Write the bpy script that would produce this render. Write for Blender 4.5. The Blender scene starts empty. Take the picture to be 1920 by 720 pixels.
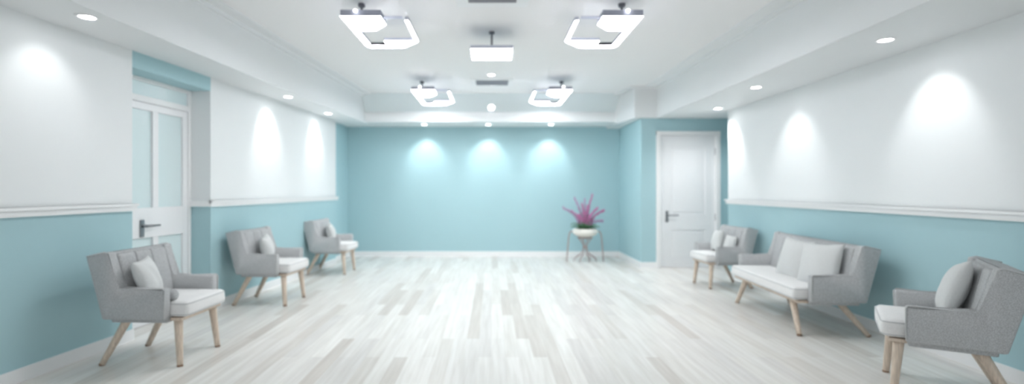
import bpy, bmesh, math, random
from mathutils import Vector, Matrix
random.seed(7)
C = bpy.context.scene.collection
S = bpy.context.scene

# ------------------------------------------------------------ camera, world, exposure
CAM_H = 1.18
cd = bpy.data.cameras.new('camera'); cam = bpy.data.objects.new('camera', cd); C.objects.link(cam)
cam.location = (0, 0, CAM_H); cam.rotation_euler = (math.pi/2, 0, 0)
cd.sensor_width = 36; cd.lens = 36*1000/1920
cd.shift_x = 38/1920; cd.shift_y = -5/1920
cd.dof.use_dof = True; cd.dof.focus_distance = 1.7; cd.dof.aperture_fstop = 1.5
cd.clip_start = .05
S.camera = cam
w = bpy.data.worlds.new('world'); S.world = w; w.use_nodes = True
w.node_tree.nodes['Background'].inputs[0].default_value = (.97, .985, 1, 1)
w.node_tree.nodes['Background'].inputs[1].default_value = .5
S.view_settings.view_transform = 'Standard'; S.view_settings.look = 'None'
S.view_settings.exposure = 1.16; S.view_settings.gamma = 1
S.view_settings.use_curve_mapping = False
PANEL_L = 12.5      # radiance of the ceiling light panels
SPOT_W = 8.5       # watts of each recessed downlight

# ------------------------------------------------------------ materials
def lin(c):
    return tuple(((v/255)/12.92 if v/255 <= .04045 else ((v/255+.055)/1.055)**2.4) for v in c)
def mat(name, rgb, rough=.6, metal=0, emit=0, noise=0, nscale=40, bump=0, bscale=200, spec=.5, dark=.8, trans=0):
    m = bpy.data.materials.new(name); m.use_nodes = True
    nt = m.node_tree; b = nt.nodes['Principled BSDF']
    c = lin(rgb)
    b.inputs['Base Color'].default_value = (*c, 1)
    b.inputs['Roughness'].default_value = rough; b.inputs['Metallic'].default_value = metal
    b.inputs['Specular IOR Level'].default_value = spec
    if trans: b.inputs['Transmission Weight'].default_value = trans
    if emit:
        b.inputs['Emission Color'].default_value = (.975, .985, .99, 1); b.inputs['Emission Strength'].default_value = emit
    tc = nt.nodes.new('ShaderNodeTexCoord')
    if noise:
        n = nt.nodes.new('ShaderNodeTexNoise'); n.inputs['Scale'].default_value = nscale; n.inputs['Detail'].default_value = 4
        nt.links.new(tc.outputs['Object'], n.inputs['Vector'])
        r = nt.nodes.new('ShaderNodeValToRGB'); r.color_ramp.elements[0].position = .5-noise; r.color_ramp.elements[1].position = .5+noise
        r.color_ramp.elements[0].color = (*[v*dark for v in c], 1); r.color_ramp.elements[1].color = (*c, 1)
        nt.links.new(n.outputs['Fac'], r.inputs[0]); nt.links.new(r.outputs[0], b.inputs['Base Color'])
    if bump:
        n = nt.nodes.new('ShaderNodeTexNoise'); n.inputs['Scale'].default_value = bscale; n.inputs['Detail'].default_value = 3
        nt.links.new(tc.outputs['Object'], n.inputs['Vector'])
        bp = nt.nodes.new('ShaderNodeBump'); bp.inputs['Strength'].default_value = bump; bp.inputs['Distance'].default_value = .01
        nt.links.new(n.outputs['Fac'], bp.inputs['Height']); nt.links.new(bp.outputs['Normal'], b.inputs['Normal'])
    return m
def wood(name, rgb):
    m = mat(name, rgb, .45); nt = m.node_tree; b = nt.nodes['Principled BSDF']
    tc = nt.nodes.new('ShaderNodeTexCoord'); mp = nt.nodes.new('ShaderNodeMapping'); mp.inputs['Scale'].default_value = (40, 40, 4)
    n = nt.nodes.new('ShaderNodeTexNoise'); n.inputs['Scale'].default_value = 3; n.inputs['Detail'].default_value = 5
    r = nt.nodes.new('ShaderNodeValToRGB'); c = lin(rgb)
    r.color_ramp.elements[0].position = .35; r.color_ramp.elements[1].position = .65
    r.color_ramp.elements[0].color = (*[v*.78 for v in c], 1); r.color_ramp.elements[1].color = (*c, 1)
    nt.links.new(tc.outputs['Object'], mp.inputs[0]); nt.links.new(mp.outputs[0], n.inputs['Vector'])
    nt.links.new(n.outputs['Fac'], r.inputs[0]); nt.links.new(r.outputs[0], b.inputs['Base Color'])
    return m
M = dict(
    white=mat('white_paint', (240, 243, 244), .55, bump=.05, bscale=90),
    ceil=mat('ceiling_paint', (248, 248, 248), .7, bump=.04, bscale=90),
    cove=mat('teal_bounce_tint', (226, 236, 238), .6),  # bluish bounce off the teal far wall, put into the cove's colour
    teal=mat('teal_paint', (176, 211, 218), .6, noise=.3, nscale=1.3, dark=.97, bump=.05, bscale=90),
    trim=mat('trim_gloss', (248, 249, 250), .35),
    door=mat('door_lacquer', (248, 249, 251), .35),
    glass=mat('frosted_glass', (226, 242, 244), .3),
    steel=mat('brushed_steel', (150, 152, 156), .3, metal=.9),
    darksteel=mat('dark_steel', (120, 120, 128), .35, metal=.6),
    vent=mat('vent_grey', (138, 140, 148), .5),
    ventdark=mat('vent_dark', (70, 72, 78), .7),
    glow=mat('light_diffuser', (250, 250, 250), .4, emit=PANEL_L),
    bulbglow=mat('small_bulb', (250, 250, 250), .4, emit=3),
    spotglow=mat('spot_diffuser', (250, 250, 250), .4, emit=14),
    fixture=mat('fixture_enamel', (215, 218, 232), .35),
    fabric=mat('grey_tweed', (216, 218, 220), .95, noise=.14, nscale=210, dark=.66, bump=.5, bscale=500, spec=.15),
    fabric_seat=mat('light_grey_linen', (250, 250, 250), .95, noise=.2, nscale=160, dark=.92, bump=.4, bscale=400, spec=.15),
    fabric_pillow=mat('pale_grey_linen', (230, 232, 232), .95, noise=.2, nscale=160, dark=.92, bump=.4, bscale=400, spec=.15),
    piping=mat('grey_piping', (208, 210, 211), .9, spec=.15),
    wood=wood('beech', (232, 214, 196)),
    feltpad=mat('brown_foot', (150, 120, 98), .7),
    bronze=mat('dusty_bronze', (176, 158, 156), .45, metal=.2),
    ceramic=mat('cream_ceramic', (240, 237, 230), .3),
    soil=mat('potting_soil', (80, 62, 50), .95, noise=.2, nscale=60),
    leaf=mat('leaf_green', (104, 150, 110), .6, noise=.2, nscale=20, dark=.7),
    pink=mat('pink_bloom', (214, 140, 190), .7, noise=.25, nscale=60, dark=.75),
    mauve=mat('mauve_bloom', (196, 168, 204), .7, noise=.25, nscale=60, dark=.8),
)
def floor_mat():
    m = bpy.data.materials.new('whitewashed_planks'); m.use_nodes = True
    nt = m.node_tree; N = nt.nodes; L = nt.links; b = N['Principled BSDF']
    tc = N.new('ShaderNodeTexCoord'); mp = N.new('ShaderNodeMapping')
    mp.inputs['Rotation'].default_value = (0, 0, math.pi/2)
    L.new(tc.outputs['Object'], mp.inputs[0])
    br = N.new('ShaderNodeTexBrick'); br.offset = .37; br.offset_frequency = 2; br.squash = 1
    br.inputs['Scale'].default_value = 1; br.inputs['Brick Width'].default_value = 1.25; br.inputs['Row Height'].default_value = .098
    br.inputs['Mortar Size'].default_value = .0012; br.inputs['Mortar Smooth'].default_value = .3; br.inputs['Bias'].default_value = 0
    br.inputs['Color1'].default_value = (0, 0, 0, 1); br.inputs['Color2'].default_value = (1, 1, 1, 1); br.inputs['Mortar'].default_value = (.3, .3, .3, 1)
    L.new(mp.outputs[0], br.inputs['Vector'])
    r = N.new('ShaderNodeValToRGB'); cr = r.color_ramp
    cols = [(0, (218, 211, 204)), (.25, (238, 235, 230)), (.5, (246, 244, 240)), (.72, (232, 229, 226)), (1, (250, 248, 244))]
    cr.elements[0].position = 0; cr.elements[0].color = (*lin(cols[0][1]), 1)
    cr.elements[1].position = 1; cr.elements[1].color = (*lin(cols[-1][1]), 1)
    for p, c in cols[1:-1]:
        e = cr.elements.new(p); e.color = (*lin(c), 1)
    L.new(br.outputs['Color'], r.inputs[0])
    mp2 = N.new('ShaderNodeMapping'); mp2.inputs['Scale'].default_value = (22, 1.1, 1); L.new(tc.outputs['Object'], mp2.inputs[0])
    n = N.new('ShaderNodeTexNoise'); n.inputs['Scale'].default_value = 1.4; n.inputs['Detail'].default_value = 6; L.new(mp2.outputs[0], n.inputs['Vector'])
    r2 = N.new('ShaderNodeValToRGB'); r2.color_ramp.elements[0].position = .3; r2.color_ramp.elements[1].position = .65
    r2.color_ramp.elements[0].color = (.86, .845, .83, 1); r2.color_ramp.elements[1].color = (1, 1, 1, 1)
    L.new(n.outputs['Fac'], r2.inputs[0])
    mx = N.new('ShaderNodeMixRGB'); mx.blend_type = 'MULTIPLY'; mx.inputs[0].default_value = 1
    L.new(r.outputs[0], mx.inputs[1]); L.new(r2.outputs[0], mx.inputs[2]); L.new(mx.outputs[0], b.inputs['Base Color'])
    b.inputs['Roughness'].default_value = .33; b.inputs['Specular IOR Level'].default_value = .5
    return m
M['floor'] = floor_mat()

# ------------------------------------------------------------ helpers
def obj(name, bm, mats, parent=None, smooth=False):
    if not isinstance(mats, (list, tuple)): mats = [mats]
    bmesh.ops.recalc_face_normals(bm, faces=bm.faces)
    me = bpy.data.meshes.new(name); bm.to_mesh(me); bm.free()
    for m in mats: me.materials.append(m)
    if smooth:
        for p in me.polygons: p.use_smooth = True
    o = bpy.data.objects.new(name, me); C.objects.link(o)
    if parent: o.parent = parent
    return o
def tag(o, label, cat, group=None):
    o['label'] = label; o['category'] = cat
    if group: o['group'] = group
    return o
def struct(name, bm, mats, label, cat, smooth=False):
    o = obj(name, bm, mats, None, smooth); o['kind'] = 'structure'; o['label'] = label; o['category'] = cat
    return o
def empty(name, loc=(0, 0, 0), rz=0):
    o = bpy.data.objects.new(name, None); C.objects.link(o); o.empty_display_size = .1
    o.location = loc; o.rotation_euler = (0, 0, rz); return o
def children(o): return [c for c in bpy.data.objects if c.parent == o]
def copy_tree(o, parent=None):
    kids = children(o); c = o.copy(); C.objects.link(c); c.parent = parent
    for k in kids: copy_tree(k, c)
    return c
def box(bm, x0, x1, y0, y1, z0, z1, bevel=0, seg=3, mi=0):
    g = bmesh.ops.create_cube(bm, size=1); vs = g['verts']
    for v in vs:
        v.co = Vector(((x0+x1)/2+v.co.x*(x1-x0), (y0+y1)/2+v.co.y*(y1-y0), (z0+z1)/2+v.co.z*(z1-z0)))
    fs = set(f for v in vs for f in v.link_faces)
    for f in fs: f.material_index = mi
    if bevel:
        es = list(set(e for v in vs for e in v.link_edges))
        r = bmesh.ops.bevel(bm, geom=es, offset=bevel, segments=seg, profile=.5, affect='EDGES')
        for f in r['faces']: f.material_index = mi
    return bm
def prism(bm, pts, z0, z1, mi=0):
    a = [bm.verts.new((x, y, z0)) for x, y in pts]; b = [bm.verts.new((x, y, z1)) for x, y in pts]
    n = len(pts); fs = [bm.faces.new(a), bm.faces.new(b)]
    for i in range(n): fs.append(bm.faces.new((a[i], a[(i+1) % n], b[(i+1) % n], b[i])))
    for f in fs: f.material_index = mi
    return bm
def side_prism(bm, prof, y0, y1, bevel=0, seg=3):
    """profile in x/z pushed along y"""
    a = [bm.verts.new((x, y0, z)) for x, z in prof]; b = [bm.verts.new((x, y1, z)) for x, z in prof]
    n = len(prof); fs = [bm.faces.new(a), bm.faces.new(b)]
    for i in range(n): fs.append(bm.faces.new((a[i], a[(i+1) % n], b[(i+1) % n], b[i])))
    if bevel:
        es = list(set(e for v in a+b for e in v.link_edges))
        bmesh.ops.bevel(bm, geom=es, offset=bevel, segments=seg, profile=.5, affect='EDGES')
    return bm
def tube(bm, pts, rads, n=12, cap=True):
    if not isinstance(rads, (list, tuple)): rads = [rads]*len(pts)
    rings = []; pts = [Vector(p) for p in pts]; up = None
    for i, p in enumerate(pts):
        d = (pts[min(i+1, len(pts)-1)]-pts[max(i-1, 0)]).normalized()
        if up is None: up = Vector((0, 0, 1)) if abs(d.z) < .9 else Vector((1, 0, 0))
        a = d.cross(up).normalized(); b = d.cross(a).normalized(); up = b.cross(d) if abs(b.cross(d).length) > 0 else up
        up = b
        rings.append([bm.verts.new(p+rads[i]*(math.cos(2*math.pi*k/n)*a+math.sin(2*math.pi*k/n)*b)) for k in range(n)])
        up = b if abs(d.dot(b)) < .99 else up
    for r, s in zip(rings, rings[1:]):
        best = min(range(n), key=lambda q: (r[0].co-s[q].co).length)
        same = (r[1].co-s[(best+1) % n].co).length < (r[1].co-s[(best-1) % n].co).length
        sg = 1 if same else -1
        for k in range(n):
            bm.faces.new((r[k], r[(k+1) % n], s[(best+sg*(k+1)) % n], s[(best+sg*k) % n]))
    if cap: bm.faces.new(rings[0]); bm.faces.new(rings[-1])
    return bm
def lathe(bm, prof, n=32, cx=0, cy=0, sx=1, sy=1):
    rings = []
    for r, z in prof:
        if r < 1e-5: rings.append([bm.verts.new((cx, cy, z))]); continue
        rings.append([bm.verts.new((cx+sx*r*math.cos(2*math.pi*k/n), cy+sy*r*math.sin(2*math.pi*k/n), z)) for k in range(n)])
    for a, b in zip(rings, rings[1:]):
        for k in range(n):
            q = [a[k % len(a)], a[(k+1) % n % len(a)], b[(k+1) % n % len(b)], b[k % len(b)]]
            u = []
            for v in q:
                if v not in u: u.append(v)
            if len(u) > 2: bm.faces.new(u)
    return bm
def B(): return bmesh.new()

# ------------------------------------------------------------ room shell
TL = .078                                   # the left wall closes in by this much per metre
XL = lambda y: -3.147+TL*y                  # left wall face
XS = lambda y: -2.63+.063*y                 # inner face of the left bulkhead
YN = -2.5
Z_SL, Z_SR, Z_SB, Z_C = 2.27, 2.245, 2.285, 2.72
D_BACK = 9.44; D_DOORW = 8.03; XR = 3.2; YR = 7.22; XRET = 2.25
DN0, DN1 = 4.185, 5.20                      # door recess in the left wall
struct('floor', box(B(), -3.8, 4.2, YN, 9.7, -.1, 0), M['floor'], 'pale whitewashed plank floor of the waiting room', 'floor')
bm = B()
def lw(y0, y1, z0, z1, mi, d=.26): prism(bm, [(XL(y0), y0), (XL(y1), y1), (XL(y1)-d, y1+TL*d), (XL(y0)-d, y0+TL*d)], z0, z1, mi)
for a, b_ in ((YN, DN0), (DN1, 8.5)):
    lw(a, b_, 0, 1.03, 0); lw(a, b_, 1.03, 2.8, 1)
lw(DN0, DN1, 2.14, 2.8, 0)
box(bm, -2.75, -2.55, 8.52, 9.44, 0, 2.8, mi=0)
struct('wall_left', bm, [M['teal'], M['white']], 'left wall, white above the rail and teal below, with door recess', 'wall')
bm = B()
box(bm, XR, XR+.16, YN, YR, 0, 1.0, mi=0); box(bm, XR, XR+.16, YN, YR, 1.0, 2.8, mi=1)
box(bm, XR+.16, 4.1, YR-.15, YR, 0, 2.8, mi=0); box(bm, 3.95, 4.1, YR, D_DOORW, 0, 2.8, mi=0)
struct('wall_right', bm, [M['teal'], M['white']], 'right wall, white above the rail and teal below', 'wall')
struct('wall_back', box(B(), -2.75, XRET+.1, D_BACK, 9.6, 0, 2.8), M['teal'], 'plain teal wall at the far end', 'wall')
bm = B()
DX0, DX1, DZ = 2.473, 3.437, 2.055
box(bm, XRET, XRET+.16, D_DOORW+.16, D_BACK, 0, 2.8)
box(bm, XRET, DX0+.02, D_DOORW, D_DOORW+.16, 0, 2.8); box(bm, DX1-.02, 4.1, D_DOORW, D_DOORW+.16, 0, 2.8)
box(bm, DX0+.02, DX1-.02, D_DOORW, D_DOORW+.16, DZ-.02, 2.8)
struct('wall_back_right', bm, M['teal'], 'teal wall jutting forward with the white door in it', 'wall')
# ceiling with the sloping cove at its far end
bm = B()
box(bm, -3.6, 4.1, YN, 8.55, Z_C, Z_C+.12, mi=0)
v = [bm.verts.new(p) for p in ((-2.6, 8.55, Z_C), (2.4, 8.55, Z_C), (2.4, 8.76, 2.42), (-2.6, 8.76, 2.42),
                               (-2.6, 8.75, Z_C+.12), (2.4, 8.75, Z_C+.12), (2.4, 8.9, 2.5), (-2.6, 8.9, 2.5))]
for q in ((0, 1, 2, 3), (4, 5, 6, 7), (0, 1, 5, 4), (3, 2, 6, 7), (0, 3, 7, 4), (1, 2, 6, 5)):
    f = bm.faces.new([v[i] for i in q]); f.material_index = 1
struct('ceiling', bm, [M['ceil'], M['cove']], 'white ceiling, sloping far end tinted with bounce from the teal wall', 'ceiling')
# bulkheads round the ceiling
struct('trim_1', prism(B(), [(XS(YN), YN), (XS(8.9), 8.9), (-2.7, 8.9), (-3.5, YN)], Z_SL, Z_C), M['white'],
       'white dropped bulkhead along the left wall', 'bulkhead')
bm = B(); prism(bm, [(2.47, YN), (4.1, YN), (4.1, D_DOORW+.02), (2.47, D_DOORW+.02)], Z_SR, Z_C)
struct('trim_2', bm, M['white'], 'white dropped bulkhead along the right wall', 'bulkhead')
bm = B(); prism(bm, [(-2.6, 8.74), (2.1, 8.74), (2.1, 9.5), (-2.6, 9.5)], Z_SB, Z_C)
box(bm, -2.2, 2.1, 8.722, 8.745, 2.395, 2.425)
struct('trim_3', bm, M['white'], 'white dropped bulkhead above the teal far wall', 'bulkhead')
bm = B(); prism(bm, [(2.14, 7.99), (2.47, 7.99), (2.47, D_BACK), (2.03, D_BACK), (2.03, 8.74)], 2.25, Z_C)
struct('trim_4', bm, M['white'], 'white boxed corner of the bulkhead beside the white door', 'bulkhead')
# ceiling border strips
bm = B()
for o_, wd, th in ((0, .15, .018), (0, .045, .045)):
    prism(bm, [(XS(YN), YN), (XS(8.6), 8.6), (XS(8.6)+wd, 8.6), (XS(YN)+wd, YN)], Z_C-th, Z_C)
struct('trim_5', bm, M['white'], 'stepped white moulding between ceiling and left bulkhead', 'moulding')
bm = B(); prism(bm, [(2.29, YN), (2.47, YN), (2.47, 7.99), (2.29, 7.99)], Z_C-.018, Z_C); prism(bm, [(2.42, YN), (2.47, YN), (2.47, 7.99), (2.42, 7.99)], Z_C-.045, Z_C)
prism(bm, [(2.06, 7.94), (2.47, 7.94), (2.47, 7.99), (2.12, 7.99), (2.02, 8.6), (1.96, 8.6)], Z_C-.03, Z_C)
struct('trim_6', bm, M['white'], 'stepped white moulding between ceiling and right bulkhead', 'moulding')
# chair rails
def rail_l(y0, y1, z0=1.01, z1=1.068):
    bm = B()
    for zz0, zz1, pr in ((z0, z1, .022), (z1-.02, z1, .036)):
        prism(bm, [(XL(y0), y0), (XL(y1), y1), (XL(y1)+pr, y1), (XL(y0)+pr, y0)], zz0, zz1)
    return bm
struct('trim_7', rail_l(YN, DN0+.025), M['trim'], 'white rail on the left wall before the glazed door', 'wall rail')
bm = rail_l(DN1-.025, 8.53)
prism(bm, [(XL(DN1)-.2, DN1-.023), (XL(DN1)+.02, DN1-.023), (XL(DN1)+.02, DN1+.01), (XL(DN1)-.2, DN1+.01)], 1.012, 1.0665)
prism(bm, [(XL(8.5)-.2, 8.5), (XL(8.5), 8.5), (XL(8.5)+.03, 8.53), (XL(8.5)-.2, 8.53)], 1.01, 1.068)
struct('trim_8', bm, M['trim'], 'white rail on the left wall beyond the glazed door', 'wall rail')
bm = B(); box(bm, XR-.022, XR, YN, YR+.025, .985, 1.045); box(bm, XR-.038, XR, YN, YR+.03, 1.025, 1.045); box(bm, XR-.02, XR+.3, YR, YR+.03, .985, 1.045)
struct('trim_9', bm, M['trim'], 'white rail along the right wall', 'wall rail')
# baseboards
bm = B()
for a, b_ in ((YN, DN0), (DN1, 8.5)): prism(bm, [(XL(a), a), (XL(b_), b_), (XL(b_)+.015, b_), (XL(a)+.015, a)], 0, .085)
prism(bm, [(XL(DN1)-.2, DN1-.015), (XL(DN1)+.015, DN1-.015), (XL(DN1)+.015, DN1), (XL(DN1)-.2, DN1)], 0, .085)
box(bm, -2.55, -2.535, 8.52, D_BACK, 0, .085)
struct('baseboard_left', bm, M['trim'], 'white baseboard of the left wall', 'baseboard')
struct('baseboard_right', box(B(), XR-.015, XR, YN, YR, 0, .085), M['trim'], 'white baseboard of the right wall', 'baseboard')
struct('baseboard_back', box(B(), -2.55, XRET, D_BACK-.015, D_BACK, 0, .085), M['trim'], 'white baseboard of the teal far wall', 'baseboard')
bm = B(); box(bm, XRET-.015, XRET, D_DOORW-.015, D_BACK-.015, 0, .085); box(bm, XRET, DX0, D_DOORW-.015, D_DOORW, 0, .085); box(bm, DX1, 3.95, D_DOORW-.015, D_DOORW, 0, .085)
struct('baseboard_back_right', bm, M['trim'], 'white baseboard round the wall with the white door', 'baseboard')

# ------------------------------------------------------------ doors
def lever(parent, x, y, z, axis, s=1):
    """axis: 'front' = door facing -Y, 'side' = door facing +X (local)"""
    h = B(); p = B()
    if axis == 'front':
        box(p, x-.02, x+.02, y-.012, y, z-.085, z+.085, .006)
        tube(h, [(x, y-.01, z+.02), (x, y-.05, z+.02)], .011); tube(h, [(x-.006, y-.05, z+.02), (x+.16, y-.05, z+.02)], [.011, .009])
    else:
        box(p, x, x+.012, y-.024, y+.024, z-.075, z+.075, .006)
        tube(h, [(x+.01, y, z+.02), (x+.05, y, z+.02)], .012); tube(h, [(x+.05, y-.006, z+.02), (x+.05, y+.16, z+.02)], [.012, .009])
    hp = obj('handle_plate', p, M['steel'], parent); hp['label'] = 'steel handle plate'
    obj('lever_handle', h, M['steel'], hp, True)
    return hp
# white panelled door of the far right
d1 = empty('door_1', (0, 0, 0)); d1['kind'] = 'structure'; d1['label'] = 'white panelled door in the teal wall at the far right'; d1['category'] = 'door'
bm = B(); Y = D_DOORW
FW = .065
box(bm, DX0, DX0+FW, Y-.03, Y+.1, 0, DZ, .006); box(bm, DX1-FW, DX1, Y-.03, Y+.1, 0, DZ, .006); box(bm, DX0, DX1, Y-.032, Y+.1, DZ-FW, DZ, .006)
obj('door_frame', bm, M['trim'], d1)
lx0, lx1 = DX0+FW+.002, DX1-FW-.002; lz = DZ-FW-.004
bm = B()
yl = Y+.015
ax0, ax1 = lx0+.15, lx1-.15
def panel_door(bm, x0, x1, z0, z1, yf, th, panels):
    xs = sorted(set([x0, x1]+[p[0] for p in panels]+[p[1] for p in panels])); zs = sorted(set([z0, z1]+[p[2] for p in panels]+[p[3] for p in panels]))
    for i in range(len(xs)-1):
        for j in range(len(zs)-1):
            cx, cz = (xs[i]+xs[i+1])/2, (zs[j]+zs[j+1])/2
            hit = any(p[0] < cx < p[1] and p[2] < cz < p[3] for p in panels)
            box(bm, xs[i], xs[i+1], yf+(.014 if hit else 0), yf+th, zs[j], zs[j+1])
    for p in panels: box(bm, p[0]+.035, p[1]-.035, yf+.003, yf+th-.002, p[2]+.035, p[3]-.035, .008, 2)
leaf = obj('door_leaf', B() if 0 else (panel_door(bm, lx0, lx1, .008, lz, yl, .04, [(ax0, ax1, .12, .57), (ax0, ax1, .80, 1.83)]) or bm), M['door'], d1)
lever(d1, lx0+.10, yl, .77, 'front')
bm = B()
for z in (.25, .76, 1.75): box(bm, lx1-.006, lx1+.008, yl-.006, yl+.004, z-.05, z+.05, .002)
obj('hinges', bm, M['steel'], d1)
# glazed white door in the left recess, built in the wall's own frame (x = into the room, y = along)
rzl = -math.atan(TL)
d2 = empty('door_2', (XL(DN0), DN0, 0), rzl); d2['kind'] = 'structure'; d2['label'] = 'white glazed door with frosted panes in the left wall recess'; d2['category'] = 'door'
LR = (DN1-DN0)*math.hypot(1, TL)
xd = -.215
bm = B()
fy1 = LR
box(bm, xd-.04, xd+.02, .002, .05, 0, 2.14, .004); box(bm, xd-.04, xd+.02, fy1-.045, fy1-.002, 0, 2.14, .004)
box(bm, xd-.04, xd+.02, .05, fy1-.045, 2.105, 2.14, .004)
box(bm, xd-.04, xd+.02, .05, fy1-.045, 1.93, 1.985, .004)
obj('door_frame', bm, M['trim'], d2)
obj('transom_pane', box(B(), xd-.012, xd, .05, fy1-.045, 1.985, 2.105), M['glass'], d2)
bm = B()
dy0, dy1 = .053, fy1-.048
mid = .535
xa, xb = xd-.03, xd+.012
st = .065
box(bm, xa, xb, dy0, dy0+st, .008, 1.926, .003); box(bm, xa, xb, dy1-st, dy1, .008, 1.926, .003)
box(bm, xa, xb, dy0+st, dy1-st, 1.865, 1.926, .003)
box(bm, xa, xb, mid-.035, mid+.035, 1.02, 1.865, .003)
box(bm, xa, xb, dy0+st, dy1-st, .76, 1.02, .003)
box(bm, xa, xb, dy0+st, dy1-st, .008, .2, .003)
box(bm, xa, xb, mid-.035, mid+.035, .2, .76, .003)
obj('door_leaf', bm, M['door'], d2)
for a, b_, z0, z1 in ((dy0+st, mid-.035, 1.02, 1.865), (mid+.035, dy1-st, 1.02, 1.865), (dy0+st, mid-.035, .2, .76), (mid+.035, dy1-st, .2, .76)):
    obj('glass_pane', box(B(), xa+.01, xb-.022, a, b_, z0, z1), M['glass'], d2)
lever(d2, xb, .36, .845, 'side')

# ------------------------------------------------------------ downlights
def spot(parent, loc, direction, watts, angle, blend=.75):
    ld = bpy.data.lights.new('bulb_light', 'SPOT'); ld.energy = watts; ld.spot_size = math.radians(angle); ld.spot_blend = blend
    ld.shadow_soft_size = .03; ld.color = (.975, .99, 1)
    o = bpy.data.objects.new('bulb_light', ld); C.objects.link(o); o.parent = parent; o.location = loc
    o.rotation_euler = Vector(direction).to_track_quat('-Z', 'Y').to_euler()
def make_downlight():
    t = empty('downlight')
    bm = B(); lathe(bm, [(.046, -.001), (.046, -.008), (.062, -.008), (.066, -.001), (.066, 0), (.046, 0)], 36); obj('trim_ring', bm, M['trim'], t, True)
    bm = B(); lathe(bm, [(0, -.006), (.03, -.0055), (.0455, -.003), (.0455, -.001), (0, -.001)], 36); obj('diffuser', bm, M['spotglow'], t, True)
    return t
dl0 = make_downlight(); first = [True]
def downlight(x, y, z, aim, label, group, watts=SPOT_W, angle=73, tilt=0):
    t = dl0 if first[0] else copy_tree(dl0); first[0] = False
    t.location = (x, y, z)
    if tilt: t.rotation_euler = (tilt, 0, 0)
    tag(t, label, 'downlight', group)
    if aim: spot(t, (0, 0, -.02), aim, watts, angle)
    return t
G1, G2, G3, G4 = 'downlights in the left bulkhead', 'downlights in the right bulkhead', 'downlights above the far wall', 'downlights in the main ceiling'
tl = math.tan(math.radians(30))
for (x, y), lab in zip(((-2.55, 3.36), (-2.39, 6.26), (-2.34, 7.64)),
    ('round downlight in left bulkhead nearest the camera', 'round downlight in left bulkhead beyond the glazed door, middle of three', 'round downlight in left bulkhead farthest from the camera')):
    downlight(x, y, Z_SL, (-tl, .10, -1), lab, G1, SPOT_W*(.3 if y < 4 else .8), 84 if y < 4 else 73)
for (x, y), lab in zip(((2.80, 3.79), (2.75, 5.55), (2.97, 7.0)),
    ('large-looking round downlight in right bulkhead nearest the camera', 'round downlight in right bulkhead above the loveseat, middle of three', 'round downlight in right bulkhead closest to the white door')):
    downlight(x, y, Z_SR, (.06, .38, -1) if y > 6.9 else (tl, .04, -1), lab, G2, SPOT_W*(1.9 if y > 6.9 else .8), 116 if y > 6.9 else 73)
for x, lab in zip((-1.15, -.06, 1.01), ('leftmost downlight washing the teal far wall', 'middle downlight washing the teal far wall', 'rightmost downlight washing the teal far wall, above plant')):
    downlight(x, 9.07, Z_SB, (0, tl, -1), lab, G3, SPOT_W*1.1)
downlight(-.005, 7.16, Z_C, None, 'round downlight in main ceiling just before the far vent', G4, 12, 110)
downlight(-.005, 8.69, 2.515, None, 'round downlight in the sloping ceiling end', G4, 8, 110, tilt=math.radians(-55))

# ------------------------------------------------------------ ceiling light fixtures
ZF = 2.50
def poly_slab(pts, z0, z1):
    return prism(B(), pts, z0, z1)
def lipped(P, z0, z1, e=.004):
    bm = prism(B(), P, z0+.012, z1)
    n = len(P)
    for i in range(n):
        a, b_ = Vector(P[i]), Vector(P[(i+1) % n]); d = (b_-a).normalized(); nn = Vector((d.y, -d.x))*e
        prism(bm, [a, b_, b_+nn, a+nn], z0+.003, z1)
    return bm
def make_big():
    """origin on the fixture's near left corner, y away, x right; z = ceiling height"""
    t = empty('ceiling_light_fixture')
    z0 = ZF-Z_C
    ring_o = [(0, 0), (0, .86), (.06, .90), (.36, .90), (.50, .68), (.52, .10)]
    def bar(n, pts, th0=.0, th1=.055):
        obj('housing', prism(B(), pts, z0+.012, z0+th1), M['fixture'], t)
    # housings
    parts = [
        [(0, .36), (0, .84), (.05, .80), (.05, .36)],                       # left bar
        [(0, .84), (.03, .90), (.35, .90), (.33, .835), (.05, .835), (.05, .80)],          # far bar
        [(.48, .10), (.475, .68), (.505, .70), (.508, .10)],                  # right bar
    ]
    big = [(0, 0), (0, .36), (.20, .36), (.31, .21), (.31, 0)]
    plate = [(.20, .68), (.20, .80), (.30, .80), (.35, .90), (.505, .70), (.505, .68)]
    obj('lamp_body', lipped(big, z0, z0+.06), M['fixture'], t)
    inset = lambda P, s: P
    obj('light_panel', prism(B(), big, z0+.006, z0+.0115), M['glow'], t)
    for q in parts:
        h = obj('frame_bar', lipped(q, z0, z0+.04), M['fixture'], t)
        obj('light_strip', prism(B(), q, z0+.006, z0+.0115), M['glow'], h)
    h = obj('corner_plate', lipped(plate, z0, z0+.04), M['fixture'], t)
    obj('light_panel', prism(B(), plate, z0+.006, z0+.0115), M['glow'], h)
    # thin unlit tie between body and right bar, suspension stem, canopy and small front lamp
    bm = B(); prism(bm, [(.31, .10), (.31, .125), (.46, .125), (.46, .10)], z0+.03, z0+.045); obj('tie_bar', bm, M['fixture'], t)
    bm = B(); tube(bm, [(.085, .33, z0+.06), (.085, .33, -.02)], .010, 12); obj('stem', bm, M['darksteel'], t)
    bm = B(); lathe(bm, [(0, 0), (.03, 0), (.03, -.02), (.022, -.03), (0, -.03)], 24, .085, .33); obj('ceiling_canopy', bm, M['darksteel'], t)

    bm = B(); lathe(bm, [(0, z0+.036), (.009, z0+.038), (.014, z0+.045), (.014, z0+.053), (.009, z0+.059), (0, z0+.061)], 24, .12, -.016); obj('front_lamp', bm, M['bulbglow'], t, True)
    return t
f0 = make_big()
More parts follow.
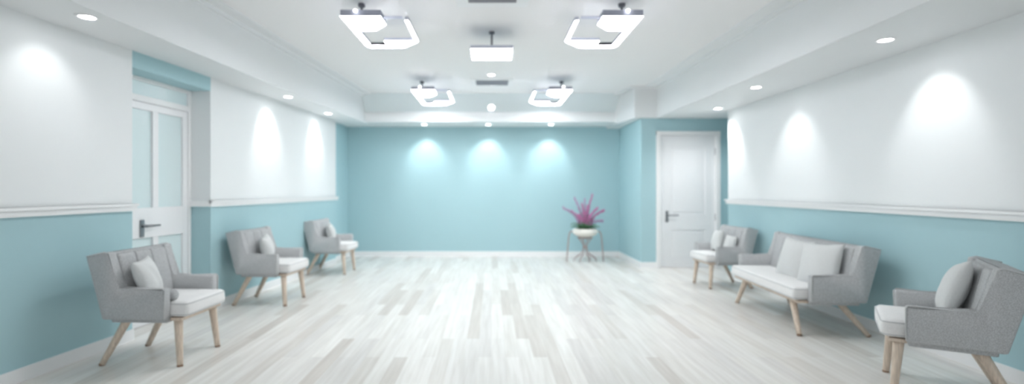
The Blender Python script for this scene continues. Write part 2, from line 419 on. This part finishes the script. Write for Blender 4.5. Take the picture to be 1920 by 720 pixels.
def place_fix(o, mirror, x, y, sy, lab):
    o.location = (x, y, Z_C); o.scale = (-1 if mirror else 1, sy, 1)
    tag(o, lab, 'ceiling light', 'hanging angular ceiling lights')
LF = [(False, -1.165, 4.1, 1, 'large angular hanging ceiling light, nearer one on the left'),
      (True, 1.165, 4.1, 1, 'large angular hanging ceiling light, nearer one on the right'),
      (False, -1.08, 7.15, 1.40, 'small-looking angular ceiling light farther back on the left'),
      (True, 1.08, 7.15, 1.40, 'small-looking angular ceiling light farther back on the right')]
fx = [f0]+[copy_tree(f0) for _ in range(3)]
for o, (mi, x, y, sy, lab) in zip(fx, LF): place_fix(o, mi, x, y, sy, lab)
def shade_box(x0, x1, y0, y1, za_, zb_):
    bm = B(); box(bm, x0, x1, y0, y1, za_+.018, zb_, .004, 2)
    e = .007
    for a in ((x0, x0+e, y0, y1), (x1-e, x1, y0, y1), (x0+e, x1-e, y0, y0+e), (x0+e, x1-e, y1-e, y1)): box(bm, *a, za_, za_+.019)
    return bm
t = empty('ceiling_panel_light', (0, 5.02, Z_C))
tag(t, 'single square hanging light panel in the middle of the ceiling', 'ceiling light')
z0 = ZF-Z_C
obj('light_panel', box(B(), -.195, .195, .01, .42, z0, z0+.02), M['glow'], t)
obj('lamp_body', shade_box(-.203, .203, 0, .43, z0+.003, z0+.04), M['fixture'], t)
bm = B(); tube(bm, [(0, .2, z0+.045), (0, .2, -.02)], .01); obj('stem', bm, M['darksteel'], t)
bm = B(); lathe(bm, [(0, 0), (.028, 0), (.028, -.02), (0, -.025)], 20, 0, .2); obj('ceiling_canopy', bm, M['darksteel'], t)

# ------------------------------------------------------------ ceiling vents
def vent(x0, x1, y0, y1, fr, label, n):
    t = empty('ceiling_vent', ((x0+x1)/2, (y0+y1)/2, Z_C)); tag(t, label, 'vent', 'ceiling vents')
    hx, hy = (x1-x0)/2, (y1-y0)/2
    bm = B()
    box(bm, -hx-fr, hx+fr, -hy-fr, -hy, -.014, 0, .003, 1); box(bm, -hx-fr, hx+fr, hy, hy+fr, -.014, 0, .003, 1)
    box(bm, -hx-fr, -hx, -hy, hy, -.014, 0, .003, 1); box(bm, hx, hx+fr, -hy, hy, -.014, 0, .003, 1)
    obj('vent_frame', bm, M['trim'], t)
    obj('backing', box(B(), -hx, hx, -hy, hy, -.003, 0), M['ventdark'], t)
    bm = B()
    for i in range(n):
        y = -hy+(i+.5)*2*hy/n; d = hy/n*.9
        vs = [bm.verts.new(p) for p in ((-hx, y-d, -.004), (hx, y-d, -.004), (hx, y+d*.55, -.013), (-hx, y+d*.55, -.013))]
        bm.faces.new(vs)
    g = obj('louvre', bm, M['vent'], t)
    md = g.modifiers.new('thickness', 'SOLIDIFY'); md.thickness = .0015; md.offset = 1
vent(-.19, .2, 3.98, 4.37, .1, 'square white-framed ceiling vent nearest the camera, mostly out of frame', 9)
vent(-.225, .235, 7.46, 7.84, .07, 'dark grey slatted ceiling vent far down the middle of the ceiling', 7)

# ------------------------------------------------------------ upholstered seats
def leg_bm(top, foot, r0=.028, r1=.0185):
    bm = B(); t, f = Vector(top), Vector(foot)
    n = 5; tube(bm, [t.lerp(f, i/n) for i in range(n+1)], [r0+(r1-r0)*i/n for i in range(n+1)], 16)
    return bm
def make_seat(name, W, zb=.325, za=.53, zt=.755, foot_out=.025, inset=.115):
    """faces +x; origin on the floor under the body"""
    t = empty(name)
    h = W/2; a = .072
    prof = [(.205, zb), (.205, za), (-.105, za-.008), (-.165, zt+.012), (-.205, zt+.012), (-.325, zt-.02), (-.215, zb)]
    # sides with arm and wing in one
    for s in (-1, 1):
        y0, y1 = (h-a, h) if s > 0 else (-h, -h+a)
        sp = obj('side_panel', side_prism(B(), prof, y0, y1, .014, 3), M['fabric'], t, True)
        bm = B()
        yy = (h-.004 if s > 0 else -h+.004)
        pp = [(.203, zb+.02), (.207, za-.01), (.195, za+.001), (-.1, za-.006), (-.112, za+.004), (-.168, zt+.004), (-.2, zt+.012), (-.318, zt-.016)]
        tube(bm, [(x, yy, z) for x, z in pp], .005, 8)
        obj('piping', bm, M['piping'], sp, True)
    # back shell
    bm = B(); side_prism(bm, [(-.215, zb+.005), (-.325, zt-.018), (-.2, zt+.012), (-.185, zt+.008), (-.11, zb+.005)], -h+a-.004, h-a+.004, .012, 3)
    obj('back_shell', bm, M['fabric'], t, True)
    # inner back pad, stitched into upright channels
    n = max(3, round((W-2*a)/.165)); wd = (W-2*a-.01)/n
    bm = B()
    for i in range(n):
        y0 = -h+a+.005+i*wd
        side_prism(bm, [(-.08, zb+.10), (-.155, zt-.012), (-.18, zt-.002), (-.2, zt-.01), (-.13, zb+.10)], y0+.001, y0+wd-.001, .014, 3)
    obj('back_pad', bm, M['fabric'], t, True)
    # seat base and wooden rail
    obj('seat_base', box(B(), -.19, .19, -h+a-.02, h-a+.02, zb-.03, zb+.03, .01), M['fabric'], t, True)
    bm = B(); box(bm, .192, .275, -h+a+.01, h-a-.01, zb-.02, zb+.001, .004, 2)
    obj('wooden_rail', bm, M['wood'], t)
    # loose-looking seat cushion that comes forward of the arms
    bm = B(); hw = h-a-.002
    box(bm, -.10, .315, -hw, hw, zb+.004, zb+.108, .034, 5)
    for v in bm.verts:
        if v.co.z > zb+.09:
            v.co.z += .012*(1-(v.co.y/hw)**2)*(1-((v.co.x-.1)/.24)**2 if abs(v.co.x-.1) < .24 else 0)
    c = obj('seat_cushion', bm, M['fabric_seat'], t, True)
    bm = B()
    for z in (zb+.02, zb+.092):
        tube(bm, [(-.05, -hw+.004, z), (.285, -hw+.004, z), (.306, -hw+.014, z), (.3125, -hw+.035, z), (.3125, hw-.035, z), (.306, hw-.014, z), (.285, hw-.004, z), (-.05, hw-.004, z)], .0035, 8)
    obj('seam', bm, M['piping'], c, True)
    zl = zb-.015
    for s in (-1, 1):
        for (tp, ft) in (((.228, s*(h-inset), zl), (.255, s*(h-inset+foot_out), 0)), ((-.12, s*(h-inset), zl), (-.285, s*(h-inset+foot_out), 0))):
            l = obj('leg', leg_bm(tp, ft), M['wood'], t, True)
            d = (Vector(ft)-Vector(tp)).normalized()
            p = Vector(ft)
            bm = B(); tube(bm, [p-d*.012, p], .0192, 16); obj('foot_cap', bm, M['feltpad'], l, True)
    return t
def pillow(name, loc, size, th, rot, label, group=None, m='fabric_pillow', sh=1.0):
    """rot: (lean about y, turn about z, roll in its plane); a square cushion standing in the local y/z plane"""
    N = 26; bm = B(); front, back = {}, {}
    a = size/2
    for i in range(N+1):
        for j in range(N+1):
            u = -1+2*i/N; v = -1+2*j/N
            u = math.sin(u*math.pi/2)*.35+u*.65; v = math.sin(v*math.pi/2)*.35+v*.65
            y = u*a*(1-.075*(1-v*v)); z = v*a*sh*(1-.075*(1-u*u))
            k = max(0, (1-u*u)*(1-v*v)); t = th/2*k**.42
            t += .004*math.sin(7*u+3*v)*k
            front[i, j] = bm.verts.new((t, y, z))
            edge = i in (0, N) or j in (0, N)
            back[i, j] = front[i, j] if edge else bm.verts.new((-t, y, z))
    for i in range(N):
        for j in range(N):
            bm.faces.new((front[i, j], front[i+1, j], front[i+1, j+1], front[i, j+1]))
            q = []
            for v in (back[i, j], back[i, j+1], back[i+1, j+1], back[i+1, j]):
                if v not in q: q.append(v)
            bm.faces.new(q)
    lean, turn, roll = rot
    R = Matrix.Rotation(turn, 4, 'Z') @ Matrix.Rotation(lean, 4, 'Y') @ Matrix.Rotation(roll, 4, 'X')
    o = obj(name, bm, M[m], None, True); o.matrix_world = Matrix.Translation(loc) @ R
    return tag(o, label, 'pillow', group)
def on(seat, p):     # point in the seat's frame to the world
    a = seat.rotation_euler.z; s = seat.scale.x
    return Vector((seat.location.x+s*(p[0]*math.cos(a)-p[1]*math.sin(a)), seat.location.y+s*(p[0]*math.sin(a)+p[1]*math.cos(a)), p[2]*s))
c0 = make_seat('armchair', .63)
GA = 'grey armchairs with wooden legs'
spots = [((-2.322, 3.79), math.radians(-2.5), 1.0, 'grey armchair on splayed wooden legs, nearest on the left, beside the glazed door'),
         ((-2.325, 5.627), math.radians(-4), 1.0, 'middle grey armchair of the three along the left wall'),
         ((-2.273, 7.606), math.radians(-3), .98, 'farthest grey armchair along the left wall, near the teal far wall'),
         ((2.645, 3.123), math.radians(148), 1.0, 'largest-looking grey armchair at the right edge, turned from the camera'),
         ((2.817, 6.55), math.radians(184), .945, 'small-looking grey armchair in front of the white door')]
ch = [c0]+[copy_tree(c0) for _ in range(4)]
for o, ((x, y), a, s, lab) in zip(ch, spots):
    o.location = (x, y, 0); o.rotation_euler = (0, 0, a); o.scale = (s, s, s); tag(o, lab, 'armchair', GA)
sofa = make_seat('loveseat', 1.45, zb=.285, za=.50, zt=.722, foot_out=.17, inset=.26)
sofa.location = (2.769, 4.906, 0); sofa.rotation_euler = (0, 0, math.radians(176.5)); tag(sofa, 'light grey two-seat loveseat on splayed wooden legs by the right wall', 'loveseat')
GP = 'pillows on the seats'
def seat_pillow(seat, p, size, th, lean, turn, roll, label, **k):
    return pillow('throw_pillow', on(seat, p), size, th, (lean, seat.rotation_euler.z+turn, roll), label, GP, **k)
r = math.radians
seat_pillow(ch[0], (-.045, -.115, .575), .27, .12, r(-20), r(14), r(4), 'rounded grey pillow on the nearest left armchair')
seat_pillow(ch[1], (-.02, -.05, .575), .25, .13, r(-14), r(15), r(8), 'pale pillow on the middle left armchair')
seat_pillow(ch[2], (-.02, -.0, .575), .25, .13, r(-14), r(15), r(6), 'pale pillow on the farthest left armchair')
seat_pillow(ch[3], (-.055, -.05, .60), .33, .13, r(-20), r(-6), r(10), 'plump pale pillow on the armchair at the right edge')
seat_pillow(ch[4], (.01, -.08, .58), .26, .11, r(-14), r(-8), r(4), 'front pale pillow on the small armchair before the white door')
seat_pillow(ch[4], (-.05, .125, .555), .20, .08, r(-16), r(12), r(-4), 'smaller pillow tucked behind on the armchair before the white door')
seat_pillow(sofa, (-.01, .43, .545), .38, .14, r(-17), r(20), r(3), 'large square pillow on the near half of the loveseat')
seat_pillow(sofa, (-.01, .01, .54), .38, .14, r(-17), r(10), r(-2), 'large square pillow on the far half of the loveseat')
# little roll cushion against the near arm of the first chair
bm = B()
prof = [(0, -.09), (.02, -.088), (.032, -.08), (.036, -.06), (.036, .06), (.032, .08), (.02, .088), (0, .09)]
lathe(bm, prof, 24)
o = obj('bolster_pillow', bm, M['fabric'], None, True); o.matrix_world = Matrix.Translation(on(ch[0], (.13, -.2, .472))) @ Matrix.Rotation(r(90), 4, 'Y')
tag(o, 'small grey roll cushion beside the arm of the nearest left armchair', 'pillow')

# ------------------------------------------------------------ plant stand and plant
PX, PY = 1.53, 8.74
st_ = empty('plant_stand', (PX, PY, 0)); tag(st_, 'bronze metal plant stand with curved legs before the teal wall', 'plant stand')
def arc(pts, n=10):      # smooth curve through points
    P = [Vector(p) for p in pts]; P = [P[0]]+P+[P[-1]]; out = []
    for i in range(1, len(P)-2):
        for k in range(n):
            t = k/n; a, b, c, d = P[i-1], P[i], P[i+1], P[i+2]
            out.append(.5*((2*b)+(-a+c)*t+(2*a-5*b+4*c-d)*t*t+(-a+3*b-3*c+d)*t**3))
    out.append(P[-2]); return out
for sx in (-1, 1):
    bm = B(); p = arc([(sx*.18, 0, .483), (sx*.225, 0, .492), (sx*.262, 0, .43), (sx*.285, 0, .2), (sx*.30, 0, 0)])
    tube(bm, p, .0105, 10); obj('leg', bm, M['bronze'], st_, True)
bm = B(); tube(bm, [(.2*math.cos(k*math.pi/16), .2*math.sin(k*math.pi/16), .485) for k in range(33)], .009, 8, False); obj('holding_ring', bm, M['bronze'], st_, True)
bm = B(); lathe(bm, [(0, .395), (.12, .395), (.13, .388), (.12, .378), (0, .378)], 28); obj('support_plate', bm, M['bronze'], st_, True)
for k in range(8):
    a = k*math.pi/4+.2; cx, cy = math.cos(a), math.sin(a)
    bm = B(); tube(bm, arc([(cx*.115, cy*.115, .385), (cx*.055, cy*.055, .31), (cx*.03, cy*.03, .235), (cx*.07, cy*.07, .13), (cx*.17, cy*.15, .06), (cx*.2, cy*.17, .008)]), .0075, 8)
    obj('curved_strut', bm, M['bronze'], st_, True)
bm = B(); lathe(bm, [(.028, .25), (.04, .245), (.04, .225), (.028, .22)], 20); obj('collar', bm, M['bronze'], st_, True)
pl = empty('potted_plant', (PX, PY, .396)); tag(pl, 'pink and mauve spiky flowering plant in a round cream bowl', 'potted plant')
bm = B(); lathe(bm, [(0, 0), (.08, 0), (.15, .025), (.2, .065), (.212, .095), (.195, .13), (.165, .143), (.15, .135), (.15, .1), (0, .1)], 40); obj('bowl', bm, M['ceramic'], pl, True)
bm = B(); lathe(bm, [(0, .128), (.1, .125), (.15, .118)], 28); obj('soil', bm, M['soil'], pl, True)
# spikes: target tip offsets read from their direction in the photo
tips = [(-.36, .0, .50, 'mauve'), (-.18, -.02, .66, 'mauve'), (-.10, .05, .50, 'mauve'), (-.06, -.04, .56, 'pink'), (.0, .03, .64, 'mauve'), (.04, -.02, .54, 'pink'),
        (.12, .0, .71, 'pink'), (.16, .04, .44, 'mauve'), (.20, -.03, .50, 'pink'), (.31, .0, .46, 'pink'), (.30, .05, .28, 'mauve'), (-.22, .06, .44, 'pink'), (-.02, -.08, .42, 'pink'), (.09, -.07, .38, 'pink'), (-.12, -.08, .38, 'pink')]
for tx, ty, tz, cm in tips:
    b0 = Vector((tx*.18, ty*.3, .12)); tip = Vector((tx, ty, tz-.02)); midp = b0.lerp(tip, .5)+Vector((-tx*.12, 0, .05))
    pts = arc([b0, midp, tip], 10)
    bm = B(); tube(bm, pts, [.006-.004*i/(len(pts)-1) for i in range(len(pts))], 6); stem = obj('flower_stem', bm, M['leaf'], pl, True)
    bm = B(); n = len(pts)
    for i in range(5, n):
        f = (i-5)/(n-5); rad = .014*(1-f)**.6+.004
        for k in range(6):
            a = random.uniform(0, 6.28); o_ = Vector((math.cos(a)*rad*.8, math.sin(a)*rad*.8, random.uniform(-.012, .02)))
            g = bmesh.ops.create_icosphere(bm, subdivisions=1, radius=random.uniform(.006, .0105), matrix=Matrix.Translation(pts[i]+o_) @ Matrix.Diagonal((1, 1, 1.7, 1)))
    obj('flower_spike', bm, M[cm], stem, True)
for k in range(34):
    a = k*2.4; ln = random.uniform(.12, .24); dr = Vector((math.cos(a), math.sin(a), 0)); hgt = random.uniform(.03, .13)
    bm = B(); prev = None; nseg = 7
    sd = Vector((-dr.y, dr.x, 0))
    base = dr*.05+Vector((0, 0, .12))
    for i in range(nseg+1):
        f = i/nseg; c = base+dr*ln*f+Vector((0, 0, hgt*math.sin(f*2.3))); wv = .017*math.sin(math.pi*min(1, f*.95+.05))+.0008
        row = [bm.verts.new(c-sd*wv), bm.verts.new(c+Vector((0, 0, -.004))), bm.verts.new(c+sd*wv)]
        if prev:
            bm.faces.new((prev[0], prev[1], row[1], row[0])); bm.faces.new((prev[1], prev[2], row[2], row[1]))
        prev = row
    lf = obj('leaf', bm, M['leaf'], pl, True); md = lf.modifiers.new('thickness', 'SOLIDIFY'); md.thickness = .0015
